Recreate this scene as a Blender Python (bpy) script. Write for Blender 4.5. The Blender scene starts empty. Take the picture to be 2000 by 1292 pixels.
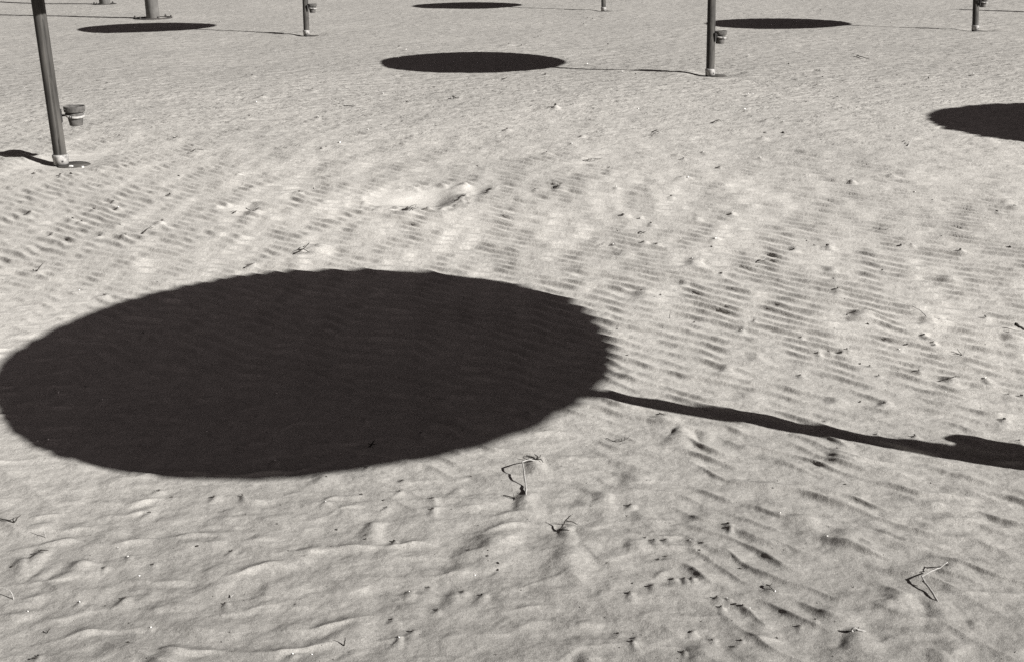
import bpy, bmesh, math, random
import numpy as np
from mathutils import Vector, Matrix

scene = bpy.context.scene
col = scene.collection
rng = random.Random(11)

# ------------------------------------------------------------------ camera
FPX, PITCH, ROLL, EYE = 2342.5, 0.32405, -0.01409, 2.085      # focal length in px of a 2000 px wide frame
_c, _s = math.cos(PITCH), math.sin(PITCH)
_r0, _u0, FWD = np.array([1., 0, 0]), np.array([0, _s, _c]), np.array([0, _c, -_s])
RGT = math.cos(ROLL) * _r0 + math.sin(ROLL) * _u0
UPV = -math.sin(ROLL) * _r0 + math.cos(ROLL) * _u0
cam_data = bpy.data.cameras.new('camera')
cam = bpy.data.objects.new('camera', cam_data)
col.objects.link(cam)
cam_data.sensor_width = 36.0
cam_data.sensor_fit = 'HORIZONTAL'
cam_data.lens = 36.0 * FPX / 2000.0
cam_data.clip_start = 0.05
cam_data.clip_end = 6000
m = Matrix.Identity(4)
for i in range(3):
    m[i][0], m[i][1], m[i][2] = RGT[i], UPV[i], -FWD[i]
m[2][3] = EYE
cam.matrix_world = m
scene.camera = cam

# ------------------------------------------------------------------ light
SUN_AZ = np.array([0.880, -0.475])           # horizontal direction towards the sun
SUN_AZ /= np.hypot(*SUN_AZ)
ELEV = math.radians(27.2)
SUN_STRENGTH, SKY_STRENGTH, EXPOSURE = 5.0, 0.05, 0.98
world = bpy.data.worlds.new('World')
scene.world = world
world.use_nodes = True
nt = world.node_tree
nt.nodes.clear()
sky = nt.nodes.new('ShaderNodeTexSky')
sky.sky_type = 'NISHITA'
sky.sun_disc = False
sky.sun_elevation = ELEV
sky.sun_rotation = math.atan2(SUN_AZ[0], SUN_AZ[1])
sep = nt.nodes.new('ShaderNodeSeparateColor')          # monochrome film behind a red filter: only the red of the sky counts
comb = nt.nodes.new('ShaderNodeMix'); comb.data_type = 'RGBA'; comb.blend_type = 'MULTIPLY'
comb.inputs['Factor'].default_value = 1.0
comb.inputs['B'].default_value = (0.47, 0.404, 0.419, 1)
bg = nt.nodes.new('ShaderNodeBackground')
bg.inputs['Strength'].default_value = SKY_STRENGTH
wo = nt.nodes.new('ShaderNodeOutputWorld')
nt.links.new(sky.outputs[0], sep.inputs[0])
nt.links.new(sep.outputs['Red'], comb.inputs['A'])
nt.links.new(comb.outputs['Result'], bg.inputs['Color'])
nt.links.new(bg.outputs[0], wo.inputs[0])
sun_data = bpy.data.lights.new('sun', 'SUN')
sun_data.energy = SUN_STRENGTH
sun_data.angle = math.radians(0.53)
sun_data.color = (1.0, 0.992, 0.975)
sun = bpy.data.objects.new('sun', sun_data)
col.objects.link(sun)
sun.rotation_euler = Vector((SUN_AZ[0] * math.cos(ELEV), SUN_AZ[1] * math.cos(ELEV), math.sin(ELEV))).to_track_quat('Z', 'Y').to_euler()
scene.view_settings.view_transform = 'Standard'
scene.view_settings.look = 'None'
scene.view_settings.gamma = 1
scene.view_settings.use_curve_mapping = False
scene.view_settings.exposure = EXPOSURE
try:
    scene.cycles.use_denoising = False
    scene.cycles.max_bounces = 6
    scene.cycles.diffuse_bounces = 3
except Exception:
    pass

# ------------------------------------------------------------------ noise
_pr = np.random.RandomState(5)
_PERM = np.concatenate([_pr.permutation(256)] * 2)
_ang = _pr.rand(256) * 2 * np.pi
_GX, _GY = np.cos(_ang), np.sin(_ang)


def pn(x, y, seed=0):
    """gradient noise, about -1 .. 1"""
    x = x + seed * 17.37
    y = y + seed * 31.71
    xf, yf = np.floor(x), np.floor(y)
    xi, yi = xf.astype(np.int64) & 255, yf.astype(np.int64) & 255
    x, y = x - xf, y - yf
    u, v = x * x * x * (x * (x * 6 - 15) + 10), y * y * y * (y * (y * 6 - 15) + 10)
    a, b = _PERM[xi], _PERM[xi + 1]
    i00, i01, i10, i11 = _PERM[a + yi], _PERM[a + yi + 1], _PERM[b + yi], _PERM[b + yi + 1]
    n00 = _GX[i00] * x + _GY[i00] * y
    n10 = _GX[i10] * (x - 1) + _GY[i10] * y
    n01 = _GX[i01] * x + _GY[i01] * (y - 1)
    n11 = _GX[i11] * (x - 1) + _GY[i11] * (y - 1)
    return 1.5 * ((n00 * (1 - u) + n10 * u) * (1 - v) + (n01 * (1 - u) + n11 * u) * v)


def sst(a, b, x):
    t = np.clip((x - a) / (b - a), 0, 1)
    return t * t * (3 - 2 * t)


def ripple(u, s):
    """one wind ripple per unit of u: a hollow lee face over s, steepest just under its sharp crest, then a long stoss slope"""
    t = u - np.floor(u)
    q = t / s
    rise = 0.12 * q + 0.88 * q ** 2.6
    fall = np.clip((1 - t) / (1 - s), 0, 1)
    fall = fall * (0.55 + 0.45 * fall)
    return np.where(t < s, rise, fall)


def row_gap(r):
    """spacing of the sheet's rings at distance r"""
    r = np.asarray(r, float)
    near = (0.8 - 0.25 * np.clip((r - 4.5) / 2, 0, 1)) * r * r / 2500
    d = np.minimum(np.maximum(near, 0.0034), 0.0185 + 0.0034 * np.maximum(r - 9, 0))
    d = np.where(r < 2.6, 0.12, d)
    return np.where(r > 40, 0.125 + (r - 40) * 0.035, d)


def soft_ripple(u, s, g):
    """ripple averaged over g periods, so that the sheet never steps along a crest"""
    out = 0
    for k in (-0.6, -0.3, 0.0, 0.3, 0.6):
        out = out + ripple(u + k * g, s)
    return out / 5


MOUNDS = []      # (x, y, height, width, tail length, tail drift)
PITS = []        # (x, y, radius, depth)
FINE_MAX = 60.0


def macro(x, y):
    h = 0.028 * pn(x / 3.1, y / 4.2, 3) + 0.008 * pn(x / 1.3, y / 1.9, 4)
    h = h * sst(1.0, 3.0, y)
    return h


def height(x, y):
    r = np.hypot(x, y)
    h = macro(x, y)
    gap = row_gap(np.maximum(r, 2.7))
    # warp that makes the crests wander
    w = 0.17 * pn(x / 2.4, y / 3.0, 7) + 0.075 * pn(x / 0.40, y / 0.80, 8) + 0.024 * pn(x / 0.14, y / 0.30, 9)
    patch = 0.5 + 0.5 * pn(x / 1.7, y / 2.3, 10)
    # two sets of crests: one runs away to the lower right, the other, in the near left, lies across the view
    mb = sst(-0.35, 0.95, -0.50 * x + 0.55 * (4.5 - y) + 0.6 * pn(x / 1.1, y / 1.3, 19))
    al, ac = (x - 0.64 * y) / 1.187, (y + 0.64 * x) / 1.187      # along and across the crests
    ga = np.clip(0.78 + 0.56 * pn(al / 0.46, ac / 0.10, 11), 0.22, 1.06)
    gn = np.clip(0.52 + 1.10 * pn(al / 0.27, ac / 0.13, 25), 0.0, 1.35)
    ga = gn + (ga - gn) * sst(4.2, 6.2, y)
    fall_off = 1 + 0.36 * sst(4.5, 6.5, y) + 0.45 * sst(7, 10, y) - 1.40 * sst(12, 22, y)
    ga = ga * fall_off
    ra = 0.0218 * ga * (0.82 + 0.20 * patch) * soft_ripple((y + 0.64 * x + w + 0.05 * (1 - sst(4, 6, y)) * pn(x / 0.3, y / 0.22, 26)) / 0.128, 0.30, gap / 0.128)
    gb = np.clip(0.42 + 1.15 * pn(x / 0.21, y / 0.13, 20), 0.0, 1.30) * np.clip(0.7 + 0.9 * pn(x / 0.11, y / 0.25, 32), 0.1, 1.2)
    rb = 0.0165 * gb * (0.80 + 0.20 * patch) * ripple((y - 0.06 * x + w + 0.05 * pn(x / 0.28, y / 0.2, 24)) / 0.128, 0.40)
    w2 = 0.32 * pn(x / 2.2, y / 2.7, 12) + 0.10 * pn(x / 0.50, y / 0.9, 13) + 0.035 * pn(x / 0.18, y / 0.36, 14)
    gc = np.clip(0.16 + 1.10 * pn(x / 0.5, y / 0.32, 15), 0.0, 1.2)
    rc = 0.0265 * gc * np.minimum(fall_off, 1) * (1 - 0.80 * sst(4.0, 6.0, y)) * (1.0 - 0.4 * patch) * soft_ripple((y + 0.70 * x + w2) / 0.27, 0.38, gap / 0.27)
    r1 = ra * (1 - mb) + rb * mb
    rip = np.maximum(r1, rc) + 0.2 * np.minimum(r1, rc)
    rough = 0.0034 * pn(x / 0.16, y / 0.15, 16) + 0.0013 * pn(x / 0.06, y / 0.055, 17) + 0.0008 * pn(x / 0.026, y / 0.024, 18)
    near_ = 1 - sst(3.8, 5.8, y)
    rough = rough + near_ * (0.0032 * pn(x / 0.13, y / 0.10, 27) + 0.0020 * pn(x / 0.065, y / 0.05, 28))
    calm = np.ones_like(x)
    extra = np.zeros_like(x)
    for (px, py, rad, dep, kind) in PITS:
        R = rad * 1.9
        k = np.nonzero((np.abs(x - px) < R) & (np.abs(y - py) < R))[0]
        if not len(k):
            continue
        dx, dy = x[k] - px, y[k] - py
        d = np.hypot(dx, dy) * (1 + 0.16 * pn(dx / rad * 1.4 + px, dy / rad * 1.4, 21)) / rad
        if kind == 'pole':
            extra[k] += -dep * (1 - sst(0.35, 1.0, d)) + 0.006 * np.exp(-((d - 1.18) / 0.22) ** 2)
        else:
            rx = np.where(dx < 0, 1.25, 0.55)
            d = np.hypot(dx / rad / rx, dy / rad / 0.9) * (1 + 0.20 * pn(dx / rad * 1.7 + px, dy / rad * 1.7, 21))
            extra[k] += -dep * np.exp(-(d / 0.62) ** 2)
            extra[k] += 0.24 * dep * np.exp(-((d - 1.15) / 0.30) ** 2) * np.clip(pn(dx / 0.10, dy / 0.09, 22) + 0.6 * pn(dx / 0.045, dy / 0.04, 23), -0.3, 1.2) * (0.35 + 0.65 * sst(-0.3, 0.6, (dx - dy) / rad))
        calm[k] *= sst(0.75, 1.15, d)
    h = h + rip * calm + rough * (0.35 + 0.65 * calm) + extra
    mnd = np.zeros_like(x)
    for (px, py, mh, mw, tl, dr) in MOUNDS:
        k = np.nonzero((np.abs(x - px) < mw * 2.4 + abs(dr)) & (y < py + mw * 1.6) & (y > py - tl - mw))[0]
        if not len(k):
            continue
        dx, dy = x[k] - px, y[k] - py
        f = np.clip(-dy / tl, 0, 1)
        cx = dr * f
        wid = mw * (0.85 + 0.85 * f)
        wob = 1 + 0.25 * pn(x[k] / (mw * 0.9), y[k] / (mw * 1.3), 31)
        ridge = 0.5 + 0.5 * np.cos(np.pi * np.minimum(np.abs(dx - cx) / (wid * 1.15) * wob, 1))
        front = np.clip(1 - dy / (mw * 1.15), 0, 1)
        front = front * front * (3 - 2 * front)
        b = mh * ridge * np.where(dy > 0, front, (1 - sst(0, 1, f)) ** 0.8)
        mnd[k] = np.maximum(mnd[k], b)
    h = h + mnd
    far = 1 - sst(45, 80, r)
    return h * far


def zat(x, y):
    return float(height(np.array([float(x)]), np.array([float(y)]))[0])


def ray(px, py):
    return (px - 1000) * RGT - (py - 646) * UPV + FPX * FWD


def at(px, py, h=0.0):
    """the place on the sand (or h above it) that stands behind this spot of the photograph"""
    d = ray(px, py)
    z = 0.0
    for _ in range(4):
        t = (z + h - EYE) / d[2]
        x, y = t * d[0], t * d[1]
        z = float(macro(np.array([x]), np.array([y]))[0])
    return float(x), float(y)


def ppm(px, py):
    x, y = at(px, py)
    return FPX / math.sqrt(x * x + y * y + EYE * EYE)


# ------------------------------------------------------------------ materials
def mat(name, base, rough=0.9, spec=0.2, build=None):
    mt = bpy.data.materials.new(name)
    mt.use_nodes = True
    n = mt.node_tree
    b = n.nodes['Principled BSDF']
    b.inputs['Base Color'].default_value = (*base, 1)
    b.inputs['Roughness'].default_value = rough
    b.inputs['Specular IOR Level'].default_value = spec
    if build:
        build(n, b)
    return mt


def noise(n, scale, detail=4, rough=0.6, vec=None, dist=0.0):
    t = n.nodes.new('ShaderNodeTexNoise')
    t.inputs['Scale'].default_value = scale
    t.inputs['Detail'].default_value = detail
    t.inputs['Roughness'].default_value = rough
    t.inputs['Distortion'].default_value = dist
    if vec is not None:
        n.links.new(vec, t.inputs['Vector'])
    return t


def ramp(n, src, stops):
    r = n.nodes.new('ShaderNodeValToRGB')
    e = r.color_ramp.elements
    while len(e) < len(stops):
        e.new(0.5)
    for el, (p, c) in zip(e, stops):
        el.position = p
        el.color = (*c, 1) if len(c) == 3 else c
    n.links.new(src, r.inputs[0])
    return r


def bump(n, b, src, strength, dist, prev=None):
    bp = n.nodes.new('ShaderNodeBump')
    bp.inputs['Strength'].default_value = strength
    bp.inputs['Distance'].default_value = dist
    n.links.new(src, bp.inputs['Height'])
    if prev is not None:
        n.links.new(prev, bp.inputs['Normal'])
    n.links.new(bp.outputs[0], b.inputs['Normal'])
    return bp.outputs[0]


def mixc(n, a, bb, f=None, mode='MULTIPLY', fac=1.0):
    x = n.nodes.new('ShaderNodeMix')
    x.data_type = 'RGBA'
    x.blend_type = mode
    x.inputs['Factor'].default_value = fac
    if f is not None:
        n.links.new(f, x.inputs['Factor'])
    for k, v in (('A', a), ('B', bb)):
        if isinstance(v, tuple):
            x.inputs[k].default_value = (*v, 1)
        else:
            n.links.new(v, x.inputs[k])
    return x.outputs['Result']


def sand_nodes(n, b):
    co = n.nodes.new('ShaderNodeTexCoord').outputs['Object']
    # dry pale sand with coarser, greyer drifts
    big = noise(n, 0.55, 5, 0.6, co, 0.4)
    c1 = ramp(n, big.outputs[0], [(0.34, (0.378, 0.361, 0.334)), (0.66, (0.428, 0.408, 0.377))])
    mid = noise(n, 7.0, 5, 0.65, co, 0.8)
    c2 = ramp(n, mid.outputs[0], [(0.3, (0.97, 0.97, 0.97)), (0.7, (1.03, 1.03, 1.03))])
    cc = mixc(n, c1.outputs[0], c2.outputs[0])
    # vignette falloff painted into the sand colour: near and far darker, middle palest
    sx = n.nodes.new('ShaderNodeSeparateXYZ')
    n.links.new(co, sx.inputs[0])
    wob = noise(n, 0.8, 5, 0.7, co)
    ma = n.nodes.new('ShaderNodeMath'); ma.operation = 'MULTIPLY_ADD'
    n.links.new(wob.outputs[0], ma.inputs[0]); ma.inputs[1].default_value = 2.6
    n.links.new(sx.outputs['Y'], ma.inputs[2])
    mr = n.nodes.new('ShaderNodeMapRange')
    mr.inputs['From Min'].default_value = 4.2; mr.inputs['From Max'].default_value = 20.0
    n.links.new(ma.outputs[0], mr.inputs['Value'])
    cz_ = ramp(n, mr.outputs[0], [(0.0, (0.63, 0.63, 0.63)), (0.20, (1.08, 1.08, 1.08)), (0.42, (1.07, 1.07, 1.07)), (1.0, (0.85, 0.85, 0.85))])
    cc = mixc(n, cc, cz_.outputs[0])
    # paler sand tone round the scuffed hollow, fading outwards with a noisy edge
    vd = n.nodes.new('ShaderNodeVectorMath'); vd.operation = 'DISTANCE'
    n.links.new(co, vd.inputs[0]); vd.inputs[1].default_value = (*at(790, 425), 0)
    md = n.nodes.new('ShaderNodeMath'); md.operation = 'MULTIPLY_ADD'
    n.links.new(noise(n, 2.6, 5, 0.7, co).outputs[0], md.inputs[0]); md.inputs[1].default_value = 2.0
    n.links.new(vd.outputs['Value'], md.inputs[2])
    mf = n.nodes.new('ShaderNodeMapRange')
    mf.inputs['From Min'].default_value = 1.0; mf.inputs['From Max'].default_value = 2.6
    mf.inputs['To Min'].default_value = 1.14; mf.inputs['To Max'].default_value = 1.0
    n.links.new(md.outputs[0], mf.inputs['Value'])
    cb = n.nodes.new('ShaderNodeCombineXYZ')
    for q_ in range(3):
        n.links.new(mf.outputs[0], cb.inputs[q_])
    cc = mixc(n, cc, cb.outputs[0])
    grain = noise(n, 260.0, 2, 0.8, co)
    c3 = ramp(n, grain.outputs[0], [(0.30, (0.66, 0.66, 0.66)), (0.70, (1.28, 1.28, 1.28))])
    cc = mixc(n, cc, c3.outputs[0])
    g2 = noise(n, 75.0, 2, 0.7, co)
    c4 = ramp(n, g2.outputs[0], [(0.32, (0.88, 0.88, 0.88)), (0.68, (1.10, 1.10, 1.10))])
    cc = mixc(n, cc, c4.outputs[0])
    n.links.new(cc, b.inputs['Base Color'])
    b.inputs['Diffuse Roughness'].default_value = 0.0
    # beyond the reach of the sheet's own ripples the relief goes on as bump
    mpp = n.nodes.new('ShaderNodeMapping'); mpp.inputs['Scale'].default_value = (2.8, 6.0, 1.0); mpp.inputs['Rotation'].default_value = (0, 0, 0.5)
    n.links.new(co, mpp.inputs['Vector'])
    fr = noise(n, 1.0, 4, 0.6, mpp.outputs[0], 0.5)
    mf2 = n.nodes.new('ShaderNodeMapRange')
    mf2.inputs['From Min'].default_value = 9.0; mf2.inputs['From Max'].default_value = 17.0
    n.links.new(sx.outputs['Y'], mf2.inputs['Value'])
    mm = n.nodes.new('ShaderNodeMath'); mm.operation = 'MULTIPLY'
    n.links.new(fr.outputs[0], mm.inputs[0]); n.links.new(mf2.outputs[0], mm.inputs[1])
    p0 = bump(n, b, mm.outputs[0], 1.0, 0.075)
    p = bump(n, b, noise(n, 34.0, 4, 0.6, co).outputs[0], 0.35, 0.010, p0)
    bump(n, b, noise(n, 330.0, 2, 0.7, co).outputs[0], 0.45, 0.0030, p)


M = {}
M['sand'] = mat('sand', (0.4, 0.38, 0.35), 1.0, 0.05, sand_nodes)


def wood_nodes(lo, hi, sx=26, sz=1.6):
    def f(n, b):
        co = n.nodes.new('ShaderNodeTexCoord').outputs['Object']
        mp = n.nodes.new('ShaderNodeMapping')
        mp.inputs['Scale'].default_value = (sx, sx, sz)
        n.links.new(co, mp.inputs['Vector'])
        t = noise(n, 1.0, 6, 0.65, mp.outputs[0], 0.6)
        r = ramp(n, t.outputs[0], [(0.28, lo), (0.72, hi)])
        st = noise(n, 2.2, 4, 0.6, co)
        r2 = ramp(n, st.outputs[0], [(0.35, (0.72, 0.72, 0.72)), (0.65, (1.1, 1.1, 1.1))])
        n.links.new(mixc(n, r.outputs[0], r2.outputs[0]), b.inputs['Base Color'])
        bump(n, b, t.outputs[0], 0.5, 0.006)
    return f


def speckle(lo, hi, scale, bs=0.3, bd=0.004):
    def f(n, b):
        co = n.nodes.new('ShaderNodeTexCoord').outputs['Object']
        t = noise(n, scale, 5, 0.65, co)
        r = ramp(n, t.outputs[0], [(0.33, lo), (0.67, hi)])
        n.links.new(r.outputs[0], b.inputs['Base Color'])
        bump(n, b, t.outputs[0], bs, bd)
    return f


M['pole_wood'] = mat('weathered_pole_wood', (0.16, 0.15, 0.13), 0.8, 0.2, wood_nodes((0.020, 0.0185, 0.017), (0.098, 0.092, 0.083)))
M['white_sleeve'] = mat('white_sleeve_paint', (0.7, 0.68, 0.65), 0.6, 0.3, speckle((0.07, 0.067, 0.063), (0.46, 0.443, 0.42), 16))
M['dark_metal'] = mat('dark_metal', (0.03, 0.028, 0.027), 0.55, 0.4, speckle((0.018, 0.017, 0.016), (0.05, 0.046, 0.043), 40))
M['pot_grey'] = mat('grey_pot', (0.24, 0.23, 0.21), 0.8, 0.25, speckle((0.040, 0.038, 0.035), (0.12, 0.113, 0.105), 22))
M['ring_pale'] = mat('pale_ring', (0.6, 0.58, 0.55), 0.5, 0.35, speckle((0.16, 0.153, 0.143), (0.36, 0.347, 0.328), 35))
M['straw'] = mat('dry_straw', (0.07, 0.062, 0.055), 0.95, 0.1, wood_nodes((0.035, 0.031, 0.028), (0.11, 0.10, 0.088), 40, 9))
M['post_grey'] = mat('post_concrete', (0.26, 0.25, 0.23), 0.9, 0.15, wood_nodes((0.085, 0.081, 0.076), (0.19, 0.182, 0.17), 9, 2.5))
M['footing'] = mat('dark_footing', (0.06, 0.055, 0.05), 0.9, 0.15, speckle((0.03, 0.028, 0.025), (0.10, 0.093, 0.085), 14))
M['hoop_dark'] = mat('hoop_rust', (0.04, 0.037, 0.034), 0.85, 0.2, speckle((0.022, 0.02, 0.019), (0.07, 0.064, 0.058), 30))
M['twig_pale'] = mat('bleached_twig', (0.55, 0.53, 0.49), 0.85, 0.15, wood_nodes((0.24, 0.23, 0.215), (0.46, 0.445, 0.42), 160, 60))
M['twig_dark'] = mat('dark_twig', (0.05, 0.045, 0.04), 0.9, 0.15, wood_nodes((0.022, 0.020, 0.018), (0.07, 0.063, 0.056), 160, 60))
M['chip_dark'] = mat('dark_chip', (0.05, 0.045, 0.04), 0.9, 0.15, speckle((0.02, 0.018, 0.016), (0.085, 0.077, 0.07), 160))
M['shell_white'] = mat('shell_white', (0.8, 0.78, 0.74), 0.5, 0.4, speckle((0.68, 0.66, 0.62), (0.86, 0.84, 0.80), 120))


# ------------------------------------------------------------------ object helpers
def obj(name, me, material, parent=None):
    if isinstance(me, bmesh.types.BMesh):
        bm = me
        me = bpy.data.meshes.new(name)
        bm.normal_update()
        bm.to_mesh(me)
        bm.free()
    if material is not None and not me.materials:
        me.materials.append(material)
    o = bpy.data.objects.new(name, me)
    col.objects.link(o)
    if parent is not None:
        o.parent = parent
    return o


def tag(o, label=None, cat=None, group=None, kind=None):
    for k, v in (('label', label), ('category', cat), ('group', group), ('kind', kind)):
        if v:
            o[k] = v
    return o


def empty(name, loc):
    o = bpy.data.objects.new(name, None)
    o.empty_display_size = 0.1
    col.objects.link(o)
    o.location = loc
    return o


def copy_tree(o, parent=None):
    c = o.copy()
    col.objects.link(c)
    if parent is not None:
        c.parent = parent
    for ch in list(o.children):
        copy_tree(ch, c)
    return c


def lathe(prof, seg=24, smooth=True, bm=None, cap0=True, cap1=True, off=(0, 0, 0), rfun=None):
    bm = bm or bmesh.new()
    rings = []
    for (r, z) in prof:
        ring = []
        for k in range(seg):
            a = 2 * math.pi * k / seg
            rr = r if rfun is None else rfun(r, a, z)
            ring.append(bm.verts.new((off[0] + rr * math.cos(a), off[1] + rr * math.sin(a), off[2] + z)))
        rings.append(ring)
    for a, b in zip(rings, rings[1:]):
        for k in range(seg):
            f = bm.faces.new((a[k], a[(k + 1) % seg], b[(k + 1) % seg], b[k]))
            f.smooth = smooth
    if cap0:
        bm.faces.new(rings[0][::-1])
    if cap1:
        bm.faces.new(rings[-1])
    return bm


def tube(bm, pts, rad, seg=6, cap=True):
    """a tube along pts; rad is a number or one radius per point"""
    pts = [Vector(p) for p in pts]
    n = len(pts)
    if not isinstance(rad, (list, tuple)):
        rad = [rad] * n
    rings = []
    prev = None
    for i, p in enumerate(pts):
        t = (pts[min(i + 1, n - 1)] - pts[max(i - 1, 0)]).normalized()
        if prev is None:
            a = t.orthogonal().normalized()
        else:
            a = (prev - t * prev.dot(t))
            a = a.normalized() if a.length > 1e-6 else t.orthogonal().normalized()
        prev = a
        b = t.cross(a)
        rings.append([bm.verts.new(p + rad[i] * (math.cos(2 * math.pi * k / seg) * a + math.sin(2 * math.pi * k / seg) * b)) for k in range(seg)])
    for A, B in zip(rings, rings[1:]):
        for k in range(seg):
            f = bm.faces.new((A[k], A[(k + 1) % seg], B[(k + 1) % seg], B[k]))
            f.smooth = True
    if cap:
        bm.faces.new(rings[0][::-1])
        bm.faces.new(rings[-1])
    return bm


# ------------------------------------------------------------------ where things stand (read off the photograph)
HX = np.array([-SUN_AZ[0], -SUN_AZ[1]])               # the way shadows fall
COT = 1.0 / math.tan(ELEV)
R_CAN = 1.548
S = 1.2
# shadow centre on the sand, pole foot, height of the rim
UMB = [
    dict(c=(-0.895 * S, 4.963 * S), h=2.16, tilt=0, lean=(0.0, -0.20)),
    dict(c=(-0.504 * S, 16.743 * S), h=2.09, tilt=0, px=(1387, 146)),
    dict(c=(4.923 * S, 22.689 * S), h=2.07, tilt=0, px=(1904.5, 59.5)),
    dict(c=(-0.993 * S, 29.304 * S), h=2.17, tilt=0, px=(1179, 21)),
    dict(c=(-7.001 * S, 23.946 * S), h=2.42, tilt=0, px=(599, 69)),
    dict(c=(5.103 * S, 10.826 * S), h=2.16, tilt=0),
    dict(foot=(-3.572 * S, 9.50 * S), h=2.16, tilt=-0.6),
]
for u in UMB:
    if 'c' in u:
        L = u['h'] * COT
        if 'px' in u:                     # the pole leans a little between its foot and its disc
            f_ = at(*u['px'])
            u['lean'] = (u['c'][0] - HX[0] * L - f_[0], u['c'][1] - HX[1] * L - f_[1])
        l_ = u.get('lean', (0, 0))
        u['foot'] = (u['c'][0] - HX[0] * L - l_[0], u['c'][1] - HX[1] * L - l_[1])
for u in UMB:
    PITS.append((u['foot'][0] + 0.06, u['foot'][1], 0.46, 0.024, 'pole'))
POSTS = [at(299, 36.5), at(205, 9.0), (20.8, 25.4)]
PITS.append((*at(845, 386), 0.44, 0.075, 'scuff'))
PITS.append((*at(930, 372), 0.22, 0.030, 'scuff'))
PITS.append((*at(480, 408), 0.17, 0.035, 'scuff'))

CH_D, CH_W = [], []


def zl(ox, oy, sc, dark, white):
    for L, T in ((dark, CH_D), (white, CH_W)):
        for (x, y) in L:
            T.append((ox + x / sc, oy + y / sc))


zl(1600, 550, 3.23,
   [(175, 215), (225, 212), (305, 280), (1045, 240), (660, 345), (717, 392), (728, 404), (550, 405), (60, 458), (140, 455), (172, 452), (258, 520), (318, 542),
    (375, 597), (625, 580), (410, 778), (255, 765), (1190, 725), (1275, 730), (1260, 1005), (360, 962), (600, 985), (35, 885), (165, 1282), (1165, 880), (110, 1062)],
   [(505, 435), (795, 695), (760, 245), (1045, 625)])
zl(1150, 400, 3.692,
   [(245, 95), (365, 108), (447, 157), (205, 203), (395, 280), (487, 295), (95, 300), (885, 315), (1020, 80), (1570, 272), (1627, 303), (1720, 315), (1478, 335),
    (955, 510), (378, 638), (515, 663), (1790, 640), (1187, 850), (205, 900), (1530, 960), (1650, 1080), (1725, 1080), (1820, 1072), (1520, 1237), (760, 855), (275, 1087)],
   [(745, 410), (915, 258), (1655, 412), (175, 300), (1100, 915)])
zl(1200, 950, 3.778,
   [(118, 150), (227, 378), (290, 405), (375, 405), (325, 550), (380, 525), (625, 490), (650, 440), (840, 295), (848, 320), (930, 603), (432, 690), (565, 692), (515, 690),
    (280, 748), (112, 798), (755, 830), (785, 900), (893, 888), (945, 905), (1480, 1002), (1360, 1042), (25, 1085), (570, 1090), (150, 1130), (130, 1160), (885, 1190),
    (932, 1152), (510, 1225), (720, 1140), (1200, 1130)],
   [(555, 410), (1220, 222), (1567, 405), (830, 840), (998, 915), (1185, 790)])
zl(500, 900, 3.296,
   [(720, 40), (455, 120), (680, 215), (945, 130), (925, 203), (823, 255), (840, 305), (1138, 258), (1138, 323), (1383, 108), (520, 440), (705, 515), (890, 515),
    (1112, 820), (1333, 848), (1455, 870), (1170, 975), (875, 1025), (1010, 1105), (1372, 590), (1490, 635), (1555, 712), (1560, 675)],
   [(450, 282), (985, 852), (920, 1152), (1410, 740), (360, 1250), (238, 1258)])
zl(0, 950, 3.778,
   [(1175, 42), (1270, 82), (1580, 90), (1790, 80), (1105, 200), (95, 600), (770, 610), (925, 842), (950, 1170), (285, 1255), (1660, 870), (1455, 450), (1710, 480), (1130, 580)],
   [(870, 458), (945, 525), (1030, 662), (590, 862), (1115, 1045), (210, 935)])
zl(400, 130, 4.3075,
   [(350, 87), (400, 87), (905, 208), (487, 265), (375, 430), (1480, 505), (1020, 690), (980, 712), (290, 915), (790, 1073), (915, 1040), (255, 1235), (435, 1235), (1700, 312)],
   [(435, 310), (953, 440), (1375, 540), (1140, 660), (1500, 243)])
zl(800, 130, 4.3075,
   [(1140, 80), (1225, 355), (1440, 605), (1055, 1055), (570, 858), (1150, 745), (820, 545)],
   [(765, 300), (1365, 665)])
zl(1200, 130, 4.3075,
   [(1265, 565), (1420, 565), (1240, 620), (1270, 470), (527, 760), (580, 795), (965, 858), (880, 865), (475, 1120), (980, 1255), (70, 1275)],
   [(200, 360), (1125, 250), (1165, 248), (1095, 375), (1420, 485), (745, 735), (620, 950), (1230, 790), (15, 1040)])
zl(1600, 250, 4.3075,
   [(50, 163), (600, 412), (950, 620), (1495, 715), (1640, 685), (1430, 765), (1030, 912), (685, 1008), (768, 1005), (70, 1015), (1185, 1043), (1605, 1015), (530, 1210), (120, 1283)],
   [(265, 468), (805, 555), (350, 712)])
zl(0, 300, 4.3075,
   [(795, 490), (615, 570), (690, 590), (1010, 615), (1365, 590), (425, 700), (840, 705), (1060, 712), (290, 185), (510, 210), (600, 180), (1505, 200), (1430, 365), (1325, 1105), (880, 1205), (255, 525)],
   [(1000, 482), (670, 1165)])
zl(0, 500, 2.872, [(805, 452), (480, 738)], [(331, 773), (575, 810), (1553, 772), (210, 1042), (275, 1042), (1160, 985), (1545, 1150), (333, 427)])
zl(700, 500, 2.872, [(880, 350), (350, 1005), (950, 890)], [(1173, 498)])
zl(700, 0, 3.3333, [(265, 312), (980, 297), (1062, 302), (1215, 490), (1490, 122), (1525, 130), (1467, 165), (1805, 485), (1170, 245), (1625, 290)], [(310, 330), (1490, 425), (1720, 475), (600, 195)])

zl(0, 0, 1.0, [(1674, 112), (1540, 128), (1606, 154), (1813, 156), (1739, 45), (1752, 148), (1635, 195), (1568, 2), (1602, 22)],
   [(1602, 139), (1927, 131), (1462, 111), (1458, 189), (1901, 149), (1652, 4), (1716, 6), (330, 22), (430, 45)])

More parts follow.
